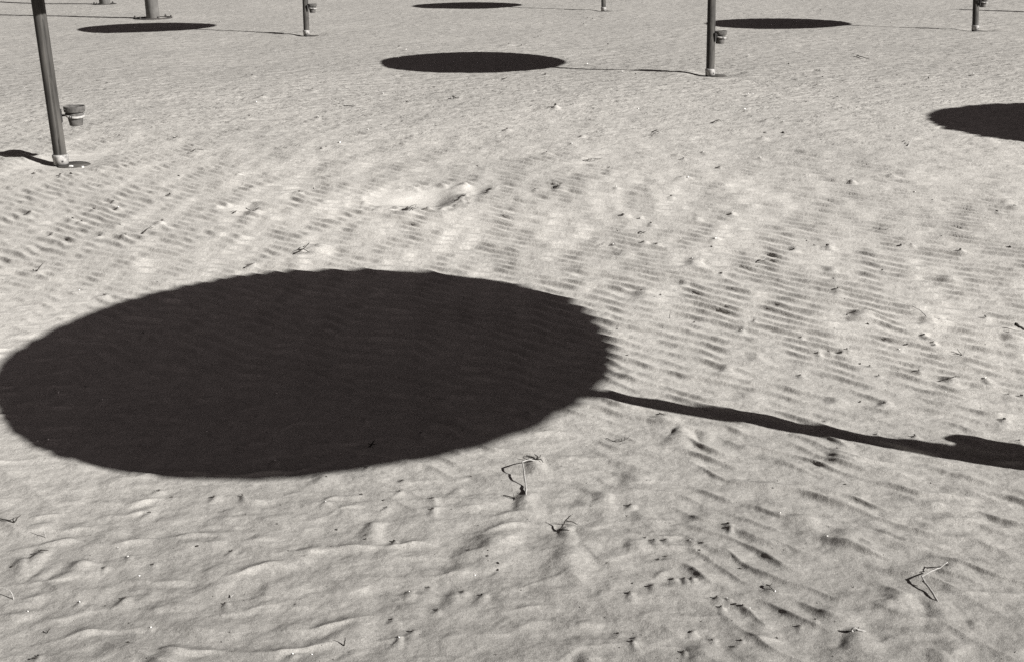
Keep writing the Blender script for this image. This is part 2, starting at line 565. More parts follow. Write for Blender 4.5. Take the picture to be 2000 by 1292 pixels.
# twigs: pixel, height above the sand (m); first path is the stem, the others are branches
TWIGS = [
    dict(label='bleached bent twig arching over its own sharp shadow, beside the big round shadow', cat='twig', mats='pale', r=0.0052,
         paths=[[(1028, 972, -0.004), (1027, 955, 0.008), (1024, 930, 0.028), (1020, 905, 0.042), (1032, 905, 0.026), (1046, 907, 0.004)], ],
         dark=[[(1046, 907, 0.002), (1043, 899, 0.010), (1022, 895, 0.010)], [(1046, 907, 0.004), (1050, 896, 0.014), (1044, 890, 0.020)], [(1047, 906, 0.004), (1056, 904, 0.012), (1061, 910, 0.004)],
               [(1046, 906, 0.004), (1040, 896, 0.014), (1028, 892, 0.016)], [(1046, 906, 0.004), (1054, 899, 0.016), (1056, 893, 0.02)]],
         mound=(1028, 974, 0.030, 0.055, 0.22), mound2=(1047, 908, 0.028, 0.05, 0.17)),
    dict(label='small dark curled sprig tucked under the bent bleached twig', cat='twig', mats='dark', r=0.0026,
         paths=[[(983, 968, 0.003), (998, 971, 0.006), (1008, 973, 0.004), (1014, 966, 0.012), (1010, 963, 0.016)]], dark=[[(1004, 972, 0.004), (1003, 962, 0.02)], [(1012, 970, 0.005), (1006, 977, 0.002)]]),
    dict(label='dark forked twig with a pale tip, below and right of the bent bleached twig', cat='twig', mats='dark', r=0.0042,
         paths=[[(1094, 1037, 0.0), (1099, 1028, 0.012), (1106, 1016, 0.030), (1115, 1008, 0.046)]], dark=[[(1106, 1017, 0.020), (1117, 1019, 0.016), (1128, 1024, 0.006)], [(1095, 1037, 0.002), (1112, 1040, 0.004)]],
         mound=(1107, 1036, 0.022, 0.042, 0.30)),
    dict(label='thin dark twig lying flat with an upturned sprig, under the pole shadow', cat='twig', mats='dark', r=0.0024,
         paths=[[(1184, 856, 0.003), (1194, 861, 0.003), (1205, 864, 0.004), (1218, 862, 0.006)]], dark=[[(1218, 862, 0.005), (1225, 858, 0.010), (1231, 853, 0.016)], [(1219, 862, 0.005), (1221, 850, 0.022)], [(1200, 862, 0.003), (1213, 858, 0.010)]]),
    dict(label='pale stick leaning over a dark forked shadow near the lower right corner', cat='twig', mats='pale', r=0.0044,
         paths=[[(1835, 1187, -0.002), (1822, 1162, 0.010), (1806, 1140, 0.016), (1800, 1129, 0.020), (1818, 1122, 0.022), (1836, 1112, 0.024), (1850, 1104, 0.030)]],
         dark=[[(1846, 1108, 0.022), (1852, 1110, 0.012), (1846, 1111, 0.004)], [(1808, 1141, 0.014), (1800, 1134, 0.02)]],
         mound=(1832, 1186, 0.020, 0.06, 0.2)),
    dict(label='bleached straight stick rising from the sand above the pole shadow, right side', cat='twig', mats='pale', r=0.0042,
         paths=[[(1812, 628, -0.004), (1804, 618, 0.024), (1796, 609, 0.044), (1781, 601, 0.060)]], dark=[], mound=(1812, 628, 0.018, 0.06, 0.18)),
    dict(label='several-pronged twig like a bird foot, above the bucket shadow', cat='twig', mats='dark', r=0.0038,
         paths=[[(1880, 701, 0.0), (1873, 697, 0.012), (1864, 692, 0.018), (1857, 689, 0.022)]], dark=[[(1878, 699, 0.008), (1873, 691, 0.022), (1869, 684, 0.034)], [(1872, 697, 0.012), (1858, 694, 0.012)]],
         pale=[[(1880, 701, 0.0), (1883, 693, 0.018), (1886, 685, 0.036)]], mound=(1881, 701, 0.016, 0.06, 0.2)),
    dict(label='short dark stick lying level over a hollow, below the pronged twig', cat='twig', mats='dark', r=0.0042,
         paths=[[(1849, 743, 0.014), (1862, 741, 0.016), (1875, 739, 0.016)]], dark=[], mound=(1856, 744, 0.018, 0.05, 0.16)),
    dict(label='thick dark stick end poking in at the right edge', cat='twig', mats='dark', r=0.011,
         paths=[[(1983, 636, 0.03), (1994, 642, 0.022), (2010, 648, 0.01)]], dark=[]),
    dict(label='pale sprig of thin stalks beside the thick dark stick at the right edge', cat='twig', mats='pale', r=0.003,
         paths=[[(1970, 657, 0.0), (1980, 652, 0.014), (1994, 650, 0.018)]], dark=[[(1970, 657, 0.0), (1958, 651, 0.012)], [(1970, 657, 0.002), (1963, 655, 0.006)]], pale=[[(1970, 657, 0.0), (1968, 647, 0.03)]], mound=(1971, 658, 0.02, 0.06, 0.2)),
    dict(label='dark crossed twig on the sand above the big round shadow', cat='twig', mats='dark', r=0.0062,
         paths=[[(574, 498, 0.006), (584, 494, 0.018), (593, 489, 0.028), (604, 477, 0.040)]], dark=[[(592, 490, 0.026), (599, 494, 0.012), (606, 500, 0.002)], [(590, 490, 0.026), (580, 491, 0.02)], [(593, 489, 0.02), (597, 484, 0.05)]], mound=(594, 497, 0.02, 0.09, 0.42)),
    dict(label='small crooked dark twig just above the upper edge of the big shadow', cat='twig', mats='dark', r=0.0042,
         paths=[[(478, 528, 0.002), (484, 523, 0.014), (490, 520, 0.016), (498, 519, 0.010)]], dark=[[(486, 521, 0.014), (480, 521, 0.02)]], mound=(492, 523, 0.014, 0.05, 0.16)),
    dict(label='dark x-shaped twig at the left edge below the wooden pole', cat='twig', mats='dark', r=0.0052,
         paths=[[(72, 534, 0.0), (78, 527, 0.018), (85, 518, 0.040)]], dark=[[(79, 527, 0.018), (69, 527, 0.02)]], mound=(82, 530, 0.016, 0.06, 0.2)),
    dict(label='dark angular twig at the left edge under the big shadow', cat='twig', mats='dark', r=0.0032,
         paths=[[(-2, 1016, 0.004), (12, 1019, 0.008), (29, 1024, 0.004), (34, 1016, 0.014), (41, 1009, 0.022)]], dark=[[(18, 1021, 0.006), (33, 1014, 0.016)], [(29, 1024, 0.004), (35, 1013, 0.026)]]),
    dict(label='single pale stalk standing upright near the lower left edge', cat='twig', mats='pale', r=0.0026,
         paths=[[(90, 1050, -0.002), (87, 1041, 0.020), (84, 1031, 0.040)]], dark=[]),
    dict(label='short dark stick on a small drift under the upright pale stalk', cat='twig', mats='dark', r=0.0030,
         paths=[[(76, 1080, 0.012), (84, 1079, 0.016), (95, 1077, 0.020)]], dark=[], mound=(82, 1081, 0.020, 0.045, 0.22)),
    dict(label='pale hooped twig touching the left edge near the bottom corner', cat='twig', mats='pale', r=0.0032,
         paths=[[(27, 1173, -0.002), (25, 1163, 0.016), (20, 1156, 0.028), (10, 1152, 0.034), (-4, 1154, 0.028)]], dark=[]),
    dict(label='pale curled leaf on a sand knoll at the bottom right', cat='leaf', mats='pale', r=0.0042,
         paths=[[(1664, 1241, 0.004), (1663, 1236, 0.014), (1670, 1234, 0.018), (1676, 1238, 0.010), (1690, 1239, 0.004)]], dark=[[(1672, 1240, 0.006), (1677, 1234, 0.018)], [(1652, 1239, 0.004), (1664, 1240, 0.006)]], mound=(1674, 1242, 0.030, 0.065, 0.2)),
    dict(label='white stick standing aslant below the cut-off round shadow on the right', cat='twig', mats='pale', r=0.0062,
         paths=[[(1772, 288, -0.004), (1777, 281, 0.020), (1783, 271, 0.045)]], dark=[]),
    dict(label='hair-thin dark stalk standing upright right of the big shadow', cat='twig', mats='dark', r=0.0020,
         paths=[[(1307, 624, -0.002), (1308, 617, 0.02), (1309, 609, 0.044)]], dark=[]),
    dict(label='little dark forked twig in the lower right, above scattered chips', cat='twig', mats='dark', r=0.0028,
         paths=[[(1497, 1144, 0.004), (1503, 1147, 0.008), (1506, 1152, 0.004)]], dark=[[(1503, 1147, 0.008), (1507, 1142, 0.016)], [(1506, 1152, 0.003), (1513, 1158, 0.002)]], mound=(1508, 1154, 0.010, 0.05, 0.12)),
    dict(label='dark twig fragments strung along the sand below the far middle shadow', cat='twig', mats='dark', r=0.0065,
         paths=[[(672, 208, 0.004), (681, 208, 0.016), (689, 210, 0.010), (695, 206, 0.03)]], dark=[[(687, 209, 0.01), (690, 205, 0.03)]], pale=[[(671, 209, 0.006), (676, 207, 0.02)]]),
    dict(label='dark clump of three stubby twigs below the middle round shadow', cat='twig', mats='dark', r=0.009,
         paths=[[(884, 190, 0.03), (889, 193, 0.02), (895, 195, 0.012)]], dark=[[(886, 195, 0.006), (885, 189, 0.03)], [(893, 196, 0.006), (897, 194, 0.02)]], mound=(892, 197, 0.016, 0.08, 0.25)),
    dict(label='low pale and dark tuft of dry stalks right of the scuffed hollow', cat='twig', mats='dark', r=0.005,
         paths=[[(1138, 315, 0.01), (1148, 315, 0.02), (1158, 313, 0.016), (1172, 314, 0.012)]], dark=[[(1147, 316, 0.006), (1150, 311, 0.04)], [(1160, 316, 0.006), (1164, 311, 0.035)]], pale=[[(1152, 316, 0.004), (1157, 311, 0.04)], [(1166, 316, 0.004), (1178, 312, 0.03)]]),
    dict(label='dark bent twig on a small drift beneath the bucketed middle pole', cat='twig', mats='dark', r=0.0062,
         paths=[[(1390, 242, 0.0), (1397, 238, 0.024), (1404, 236, 0.026), (1408, 239, 0.012)]], dark=[[(1398, 238, 0.022), (1405, 240, 0.006)]], mound=(1400, 243, 0.02, 0.08, 0.3)),
    dict(label='dark twig capping a pale drift, left of the bent twig beneath the middle pole', cat='twig', mats='dark', r=0.007,
         paths=[[(1272, 261, 0.004), (1280, 258, 0.028), (1288, 262, 0.010)]], dark=[[(1280, 258, 0.026), (1285, 256, 0.03)]], mound=(1283, 262, 0.02, 0.08, 0.35)),
    dict(label='short bare dark stick on a sandy knoll under the pole shadow', cat='twig', mats='dark', r=0.0034,
         paths=[[(1281, 817, 0.010), (1289, 816, 0.016), (1297, 818, 0.010)]], dark=[[(1287, 813, 0.018), (1297, 817, 0.012)]], mound=(1296, 820, 0.026, 0.08, 0.22)),
    dict(label='pale thin leaf lying inside the big shadow, lower left part', cat='leaf', mats='pale', r=0.0042,
         paths=[[(274, 867, 0.008), (284, 868, 0.010), (296, 869, 0.012)]], dark=[]),
    dict(label='pale curved stalk lying inside the big shadow near its lower rim', cat='twig', mats='pale', r=0.0034,
         paths=[[(464, 873, 0.006), (470, 876, 0.008), (478, 876, 0.012)]], dark=[]),
    dict(label='dark spiky sprig standing inside the big shadow at its lower right rim', cat='twig', mats='dark', r=0.005,
         paths=[[(722, 874, 0.0), (727, 868, 0.02), (732, 861, 0.04)]], dark=[[(727, 868, 0.02), (736, 870, 0.02)], [(726, 870, 0.01), (719, 868, 0.02)]]),
    dict(label='tiny pale stalk inside the big shadow near its upper rim', cat='twig', mats='pale', r=0.003,
         paths=[[(905, 584, 0.0), (907, 578, 0.025)]], dark=[]),
    dict(label='pale faint stalk lying in the middle of the big shadow', cat='twig', mats='pale', r=0.0024,
         paths=[[(398, 781, 0.004), (405, 779, 0.006), (411, 778, 0.004)]], dark=[]),
    dict(label='dark pin-like stalk standing at the bottom edge, left of centre', cat='twig', mats='dark', r=0.0032,
         paths=[[(672, 1262, -0.002), (673, 1254, 0.012), (674, 1246, 0.028)]], dark=[]),
    dict(label='white straw lying aslant near the bottom, left of centre', cat='twig', mats='pale', r=0.0026,
         paths=[[(450, 1166, 0.002), (455, 1160, 0.008), (460, 1157, 0.014)]], dark=[]),
    dict(label='short dark stick lying at the bottom left corner', cat='twig', mats='dark', r=0.0030,
         paths=[[(63, 1287, 0.005), (69, 1286, 0.006), (75, 1286, 0.005)]], dark=[]),
    dict(label='small dark sprig in the lower left corner with two prongs', cat='twig', mats='dark', r=0.0022,
         paths=[[(92, 1236, 0.002), (95, 1231, 0.012), (99, 1228, 0.016)]], dark=[[(94, 1233, 0.010), (91, 1232, 0.012)]]),
    dict(label='pale twig with a fork, on the sand right of the scuffed knolls', cat='twig', mats='pale', r=0.0034,
         paths=[[(1482, 512, 0.002), (1488, 511, 0.016), (1495, 506, 0.026)]], dark=[[(1488, 511, 0.016), (1497, 512, 0.01)]]),
    dict(label='little dark v-shaped twig above the right end of the big shadow', cat='twig', mats='dark', r=0.0036,
         paths=[[(1251, 455, 0.006), (1256, 456, 0.012), (1261, 453, 0.024)]], dark=[[(1255, 457, 0.004), (1259, 453, 0.02)]]),
    dict(label='dark stick and chip at the start of a pale drift tail, upper left', cat='twig', mats='dark', r=0.0058,
         paths=[[(216, 401, 0.0), (219, 395, 0.02), (223, 394, 0.026)]], dark=[], mound=(222, 399, 0.012, 0.05, 0.2)),
    dict(label='long thin dark stalk trailing down from a dark chip, left of centre', cat='twig', mats='dark', r=0.0048,
         paths=[[(279, 459, 0.006), (287, 452, 0.008), (294, 445, 0.014)]], dark=[[(294, 445, 0.012), (300, 446, 0.012)]]),
    dict(label='small dark twig with a white end on the far sand under the middle shadow', cat='twig', mats='dark', r=0.006,
         paths=[[(980, 155, 0.004), (986, 154, 0.016), (990, 152, 0.02)]], dark=[], pale=[[(986, 155, 0.006), (992, 152, 0.03)]]),
    dict(label='dark tufted sprig on a bright drift, right of the scuffed hollow rim', cat='twig', mats='dark', r=0.005,
         paths=[[(1080, 369, 0.006), (1088, 368, 0.02), (1096, 368, 0.016)]], dark=[[(1088, 369, 0.01), (1090, 364, 0.04)], [(1092, 369, 0.01), (1098, 366, 0.03)]], mound=(1092, 371, 0.024, 0.08, 0.3)),
    dict(label='dark grass tuft on the broken rim beneath the scuffed hollow', cat='tuft', mats='dark', r=0.0034,
         paths=[[(796, 414, 0.004), (804, 410, 0.02), (812, 408, 0.03)]], dark=[[(800, 414, 0.004), (803, 407, 0.04)], [(806, 414, 0.004), (812, 411, 0.03)], [(808, 415, 0.004), (817, 413, 0.02)], [(798, 413, 0.006), (790, 412, 0.014)], [(811, 412, 0.01), (814, 404, 0.03)]],
         mound=(808, 415, 0.03, 0.10, 0.2)),
    dict(label='dark bent twig on a two-horned drift at left, above the big shadow', cat='twig', mats='dark', r=0.0056,
         paths=[[(458, 416, 0.02), (461, 416, 0.016), (466, 413, 0.012)]], dark=[[(480, 402, 0.03), (487, 408, 0.016), (498, 417, 0.01)]], mound=(500, 418, 0.032, 0.09, 0.40)),
    dict(label='dark twig with a curled tip on a low drift, upper middle', cat='twig', mats='dark', r=0.0062,
         paths=[[(338, 274, 0.004), (345, 272, 0.02), (352, 271, 0.018)]], dark=[], mound=(350, 276, 0.016, 0.08, 0.35)),
    dict(label='two-piece dark stick lying on the far sand right of the middle pole', cat='twig', mats='dark', r=0.010,
         paths=[[(1673, 110, 0.02), (1682, 112, 0.02), (1690, 114, 0.02), (1698, 115, 0.015)]], dark=[]),
    dict(label='dark sliver on a pale tail-like drift, left of the middle', cat='twig', mats='dark', r=0.006,
         paths=[[(378, 297, 0.012), (388, 295, 0.016), (398, 296, 0.010)]], dark=[], mound=(390, 298, 0.018, 0.08, 0.4)),
]

for t in TWIGS:
    for k in ('mound', 'mound2'):
        if k in t:
            px, py, mh, mw, tl = t[k]
            x, y = at(px, py)
            MOUNDS.append((x, y, mh * 0.6, mw, tl, rng.uniform(-0.03, 0.03)))

chips = []
for kind, L in (('d', CH_D), ('w', CH_W)):
    for (px, py) in L:
        x, y = at(px, py)
        sz = min(0.034, max(0.0095, rng.uniform(3.6, 6.2) / ppm(px, py)))
        chips.append((kind, x, y, sz))
        if rng.random() < 0.75:
            MOUNDS.append((x + 0.004, y - sz * 0.3, sz * rng.uniform(0.30, 0.78), sz * rng.uniform(1.6, 3.0), sz * rng.uniform(3.5, 9), rng.uniform(-0.02, 0.02)))
# unlabelled sand knolls the wind left behind buried chips
_k = random.Random(23)
for i in range(70):
    px, py = _k.uniform(0, 2000), 150 + 1150 * _k.random() ** 0.8
    x, y = at(px, py)
    s_ = _k.uniform(0.010, 0.024)
    MOUNDS.append((x, y, s_ * _k.uniform(0.3, 0.7), s_ * _k.uniform(2.6, 4.6), s_ * _k.uniform(4, 11), _k.uniform(-0.04, 0.04)))
for (px, py, mh, mw, tl) in [(1330, 845, 0.03, 0.07, 0.22), (1260, 575, 0.026, 0.09, 0.3), (1355, 515, 0.03, 0.08, 0.28), (1690, 622, 0.03, 0.11, 0.2), (730, 1030, 0.02, 0.05, 0.25),
                             (1112, 1085, 0.026, 0.10, 0.2), (965, 1065, 0.034, 0.12, 0.22), (905, 560 - 195, 0.03, 0.10, 0.35), (620, 490, 0.03, 0.12, 0.4), (1650, 1060, 0.02, 0.12, 0.2)]:
    x, y = at(px, py)
    MOUNDS.append((x, y, mh * 0.7, mw, tl, 0.0))

# ------------------------------------------------------------------ the sand: one sheet from the camera's feet to the horizon
rs = [0.35]
while rs[-1] < 4000:
    rs.append(rs[-1] + float(row_gap(rs[-1])))
rs = np.array(rs)
HALF = math.radians(29.5)
fine = np.linspace(-HALF, HALF, 810)
coarse = np.linspace(HALF, 2 * np.pi - HALF, 56)[1:-1]
th = np.concatenate([fine, coarse])
nr, nth = len(rs), len(th)
TH, RR = np.meshgrid(th, rs)
X, Y = (RR * np.sin(TH)).ravel(), (RR * np.cos(TH)).ravel()
Z = np.empty_like(X)
step = 300000
for i in range(0, len(X), step):
    Z[i:i + step] = height(X[i:i + step], Y[i:i + step])
fade = np.tile(np.concatenate([np.ones(len(fine)), np.zeros(len(coarse))]), nr)
Z = np.where(fade > 0.5, Z, macro(X, Y) * (1 - sst(45, 80, np.hypot(X, Y))))
X = np.append(X, 0.0); Y = np.append(Y, 0.0); Z = np.append(Z, 0.0)
ii = np.arange(nr - 1)[:, None] * nth
jj = np.arange(nth)[None, :]
jn = (jj + 1) % nth
quads = np.stack([ii + jj, ii + jn, ii + nth + jn, ii + nth + jj], -1).reshape(-1, 4)[:, ::-1]
tris = np.stack([np.full(nth, len(X) - 1), np.arange(nth), (np.arange(nth) + 1) % nth], -1)[:, ::-1]
me = bpy.data.meshes.new('sand')
me.vertices.add(len(X))
me.vertices.foreach_set('co', np.stack([X, Y, Z], -1).astype(np.float32).ravel())
nl = quads.size + tris.size
me.loops.add(nl)
me.loops.foreach_set('vertex_index', np.concatenate([quads.ravel(), tris.ravel()]).astype(np.int32))
me.polygons.add(len(quads) + len(tris))
me.polygons.foreach_set('loop_start', np.concatenate([np.arange(len(quads)) * 4, len(quads) * 4 + np.arange(len(tris)) * 3]).astype(np.int32))
me.polygons.foreach_set('use_smooth', np.ones(len(quads) + len(tris), dtype=bool))
me.update(calc_edges=True)
me.validate()
sand = obj('sand', me, M['sand'])
tag(sand, 'pale dry beach sand covered in small wind ripples', 'sand', kind='structure')


# ------------------------------------------------------------------ beach umbrellas
def pole_mesh(h, crack, seed, lean=(0, 0)):
    rr = random.Random(seed)
    seg = 40
    bm = bmesh.new()
    ca = math.radians(-69)                      # where the wood has split
    ph = [rr.uniform(0, 6.28) for _ in range(4)]
    rings = []
    nz = 40
    for i in range(nz + 1):
        z = -0.45 + (h + 0.45) * i / nz
        ring = []
        for k in range(seg):
            a = 2 * math.pi * k / seg
            r = 0.0605 * (1 - 0.02 * z) * (1 + 0.012 * math.sin(2 * a + ph[0] + z * 0.8) + 0.008 * math.sin(3 * a + ph[1] - z * 1.3))
            c = ca + 0.24 * z + 0.03 * math.sin(z * 3.1 + ph[2])
            da = (a - c + math.pi) % (2 * math.pi) - math.pi
            if crack and abs(da) < 0.085:
                r -= 0.022
            ring.append(bm.verts.new((r * math.cos(a) + lean[0] * z / (h - 0.28), r * math.sin(a) + lean[1] * z / (h - 0.28), z)))
        rings.append(ring)
    for A, B in zip(rings, rings[1:]):
        for k in range(seg):
            f = bm.faces.new((A[k], A[(k + 1) % seg], B[(k + 1) % seg], B[k]))
            f.smooth = True
    bm.faces.new(rings[-1])
    bm.faces.new(rings[0][::-1])
    return bm


def canopy_mesh(seed):
    rr = random.Random(seed)
    seg = 120
    bm = bmesh.new()
    prof = [(0.07, 0.34), (0.4, 0.265), (0.8, 0.175), (1.2, 0.085), (R_CAN, 0.0), (R_CAN - 0.02, -0.035), (1.2, 0.045), (0.8, 0.13), (0.4, 0.22), (0.07, 0.30)]
    jag = [rr.uniform(-1, 1) for _ in range(seg)]
    p1, p2 = rr.uniform(0, 6), rr.uniform(0, 6)
    rings = []
    for (r, z) in prof:
        ring = []
        for k in range(seg):
            a = 2 * math.pi * k / seg
            e = (r / R_CAN) ** 4
            q = r * (1 + e * (0.006 * jag[k] + 0.006 * math.sin(5 * a + p1) + 0.005 * math.sin(9 * a + p2)))
            ring.append(bm.verts.new((q * math.cos(a), q * math.sin(a), z + 0.008 * jag[(k * 7) % seg] * e)))
        rings.append(ring)
    rings.append(rings[0])
    for A, B in zip(rings, rings[1:]):
        for k in range(seg):
            f = bm.faces.new((A[k], B[k], B[(k + 1) % seg], A[(k + 1) % seg]))
            f.smooth = True
    return bm


bolt_me = None


def make_umbrella(u, label, crack=False, seed=0):
    global bolt_me
    x, y = u['foot']
    h = u['h']
    zf = -0.0
    root = empty('beach_umbrella', (x, y, zf))
    root.rotation_euler = (0, math.radians(u['tilt']), 0)
    tag(root, label, 'umbrella', 'umbrellas planted in rows on the beach')
    obj('pole', pole_mesh(h + 0.28, crack, seed, u.get('lean', (0, 0))), M['pole_wood'], root)
    sl = obj('base_sleeve', lathe([(0.060, 0.004), (0.070, 0.004), (0.071, 0.055), (0.076, 0.065), (0.075, 0.088), (0.069, 0.095), (0.0622, 0.096)], 32), M['white_sleeve'], root)
    obj('foot_socket', lathe([(0.067, -0.4), (0.066, 0.012)], 28), M['dark_metal'], root)
    zs_ = zat(x + 0.14, y)
    fp = lathe([(0.150, -0.08), (0.150, 0.0), (0.142, 0.008), (0.01, 0.010)], 30, cap0=False, rfun=lambda q, a, z: q * (1 + 0.05 * math.sin(2 * a + seed) + 0.03 * math.sin(5 * a)))
    fo = obj('footing', fp, M['footing'], root)
    fo.location = (0.115, 0.005, zs_ + 0.002)
    fo.rotation_euler = (0.03, 0.05, 0)
    for a in (-58, 122):
        a = math.radians(a)
        b = lathe([(0.0085, 0.0), (0.0085, 0.007), (0.006, 0.009)], 6, smooth=False)
        bo = obj('bolt', b, M['dark_metal'], sl)
        bo.location = (0.0705 * math.cos(a), 0.0705 * math.sin(a), 0.036)
        bo.rotation_euler = (0, math.pi / 2, a)
    cn = obj('canopy', canopy_mesh(seed + 50), M['straw'], root)
    lx, ly = u.get('lean', (0, 0))
    cn.location = (lx, ly, h)
    for k in range(8):
        a = 2 * math.pi * k / 8 + 0.2
        bm = bmesh.new()
        tube(bm, [(0.06, 0, 0.275), (0.8, 0, 0.105), (R_CAN - 0.06, 0, -0.048)], 0.014, 6)
        rb = obj('rib', bm, M['pole_wood'], root)
        rb.location = (lx, ly, h)
        rb.rotation_euler = (0, 0, a)
    cap = obj('cap', lathe([(0.13, 0.31), (0.12, 0.36), (0.06, 0.42), (0.01, 0.44)], 20), M['straw'], root)
    cap.location = (lx, ly, h)
    return root


UL = ['beach umbrella whose disc casts the huge dark round shadow filling the left middle',
      'beach umbrella pole with bucket standing clear right of the centre of the far row',
      'beach umbrella pole near the upper right corner with a bucket at the top edge',
      'short visible foot of a beach umbrella pole at the top edge, right of centre',
      'slightly leaning beach umbrella pole at the top, left of centre, with a bucket beside it',
      'beach umbrella whose disc casts the round shadow cut off by the right edge',
      'nearest beach umbrella pole, split along the grain, white sleeve at its foot']
for i, u in enumerate(UMB):
    make_umbrella(u, UL[i], crack=(i == 6), seed=i * 3 + 1)


# ------------------------------------------------------------------ buckets hung on the poles
def make_bucket():
    root = empty('hanging_bucket', (0, 0, 0))
    # body tapers downwards; hollow
    obj('pot', lathe([(0.002, 0.002), (0.052, 0.002), (0.056, 0.0), (0.060, 0.004), (0.079, 0.125), (0.074, 0.125), (0.072, 0.105), (0.002, 0.105)], 28), M['pot_grey'], root)
    rim = obj('rim_band', lathe([(0.076, 0.126), (0.094, 0.128), (0.096, 0.133), (0.099, 0.176), (0.097, 0.182), (0.090, 0.182), (0.087, 0.140), (0.076, 0.126)], 32, cap0=False, cap1=False), M['pot_grey'], root)
    rv = obj('rivet', lathe([(0.006, 0), (0.005, 0.004)], 8), M['ring_pale'], rim)
    a = math.radians(-105)
    rv.location = (0.0975 * math.cos(a), 0.0975 * math.sin(a), 0.16)
    rv.rotation_euler = (0, math.pi / 2, a)
    bm = bmesh.new()
    n = 34
    pts = [Vector((0.082 * math.cos(2 * math.pi * k / n), 0.082 * math.sin(2 * math.pi * k / n), 0)) for k in range(n)]
    rings = []
    for k, p in enumerate(pts):
        a = 2 * math.pi * k / n
        rad = Vector((math.cos(a), math.sin(a), 0))
        rings.append([bm.verts.new(p + 0.0125 * (math.cos(q) * rad + math.sin(q) * Vector((0, 0, 1)))) for q in [2 * math.pi * j / 10 for j in range(10)]])
    for k in range(n):
        A, B = rings[k], rings[(k + 1) % n]
        for j in range(10):
            f = bm.faces.new((A[j], A[(j + 1) % 10], B[(j + 1) % 10], B[j]))
            f.smooth = True
    ring = obj('holder_ring', bm, M['ring_pale'], root)
    ring.location = (0, 0, 0.098)
    ring.rotation_euler = (math.radians(6), math.radians(11), 0)
    for a in (-78, -66):
        a = math.radians(a)
        bm = bmesh.new()
        c = Vector((0.082 * math.cos(a), 0.082 * math.sin(a), 0))
        t = Vector((-math.sin(a), math.cos(a), 0))
        tube(bm, [c - t * 0.004, c + t * 0.004], 0.0148, 10)
        obj('clamp', bm, M['dark_metal'], ring)
    # bracket towards the pole
    bm = bmesh.new()
    d = -Vector((BD[0], BD[1], 0))
    tube(bm, [d * 0.092 + Vector((0, 0, 0.098)), d * (BDIST - 0.058) + Vector((0, 0, 0.098))], 0.010, 8)
    obj('arm', bm, M['dark_metal'], root)
    bm = bmesh.new()
    for q in [(-1, -1), (1, -1), (1, 1), (-1, 1)]:
        pass
    t = Vector((-d.y, d.x, 0))
    v = [bm.verts.new(d * (BDIST - (0.054 if e else 0.068)) + t * (0.022 * sx) + Vector((0, 0, 0.098 + 0.062 * sz))) for e in (0, 1) for sx, sz in ((-1, -1), (1, -1), (1, 1), (-1, 1))]
    for f in ((0, 1, 2, 3), (7, 6, 5, 4), (0, 4, 5, 1), (1, 5, 6, 2), (2, 6, 7, 3), (3, 7, 4, 0)):
        bm.faces.new([v[i] for i in f])
    obj('mounting_plate', bm, M['dark_metal'], root)
    return root


BD = np.array([0.75, 0.66]); BD /= np.hypot(*BD)
BDIST = 0.185
BL = ['bucket whose shadow bulges beside the long pole shadow at the right edge',
      'small grey bucket half hidden behind the middle pole right of centre',
      'small bucket cut by the top edge, behind the pole in the upper right corner',
      'bucket on the pole at the top edge, right of centre, above the frame',
      'small striped-looking bucket on the leaning pole at the top, left of centre',
      'bucket on the umbrella pole outside the right edge, level with the cut-off shadow',
      'largest grey bucket in a pale ring holder, hung on the nearest wooden pole']
proto = make_bucket()
for i, u in enumerate(UMB):
    b = proto if i == 0 else copy_tree(proto)
    lean = math.tan(math.radians(u['tilt'])) * 0.5 + u.get('lean', (0, 0))[0] * 0.25
    bd = np.array([0.999, 0.04]) if i == 0 else (np.array([0.96, 0.28]) if i == 6 else BD)
    b.rotation_euler = (0, 0, math.atan2(bd[1], bd[0]) - math.atan2(BD[1], BD[0]))
    b.location = (u['foot'][0] + bd[0] * BDIST + lean, u['foot'][1] + bd[1] * BDIST, (0.335, 0.44, 0.44, 0.44, 0.44, 0.40, 0.36)[i])
    tag(b, BL[i], 'bucket', 'buckets hung on the umbrella poles')


# ------------------------------------------------------------------ tall posts with hoops round their feet
def make_post(loc, r, h, hoop_r, label, nb):
    x, y = loc
    root = empty('tall_post', (x, y, 0))
    tag(root, label, 'post', 'tall thick posts on the far left sand')
    obj('shaft', lathe([(r, -0.6), (r * 0.99, 1.2), (r * 0.985, 1.21), (r * 0.9, h * 0.7), (r * 0.82, h), (r * 0.6, h + 0.04)], 28), M['post_grey'], root)
    hp = obj('hoop', lathe([(hoop_r, -0.15), (hoop_r + 0.004, 0.034), (hoop_r - 0.040, 0.038), (hoop_r - 0.046, -0.15)], 48, cap0=False, cap1=False,
                           rfun=lambda q, a, z: q * (1 + 0.02 * math.sin(3 * a))), M['hoop_dark'], root)
    for k in range(nb):
        a = math.radians(62 + 60 * k)
        b = obj('bolt', lathe([(0.030, 0.0), (0.030, 0.022), (0.018, 0.026), (0.018, 0.048)], 8, smooth=False), M['hoop_dark'], hp)
        b.location = ((hoop_r - 0.014) * math.cos(a), (hoop_r - 0.014) * math.sin(a), 0.035)
    return root


make_post(POSTS[0], 0.165, 6.5, 0.47, 'thick pale post rising from a dark round hoop behind the far left oval shadow', 6)
make_post(POSTS[1], 0.165, 6.5, 0.34, 'thick pale post cut by the top edge, farther and left of the hooped post', 4)
make_post(POSTS[2], 0.20, 5.6, 0.40, 'tall post outside the right edge whose thin shadow crosses the upper right corner', 4)

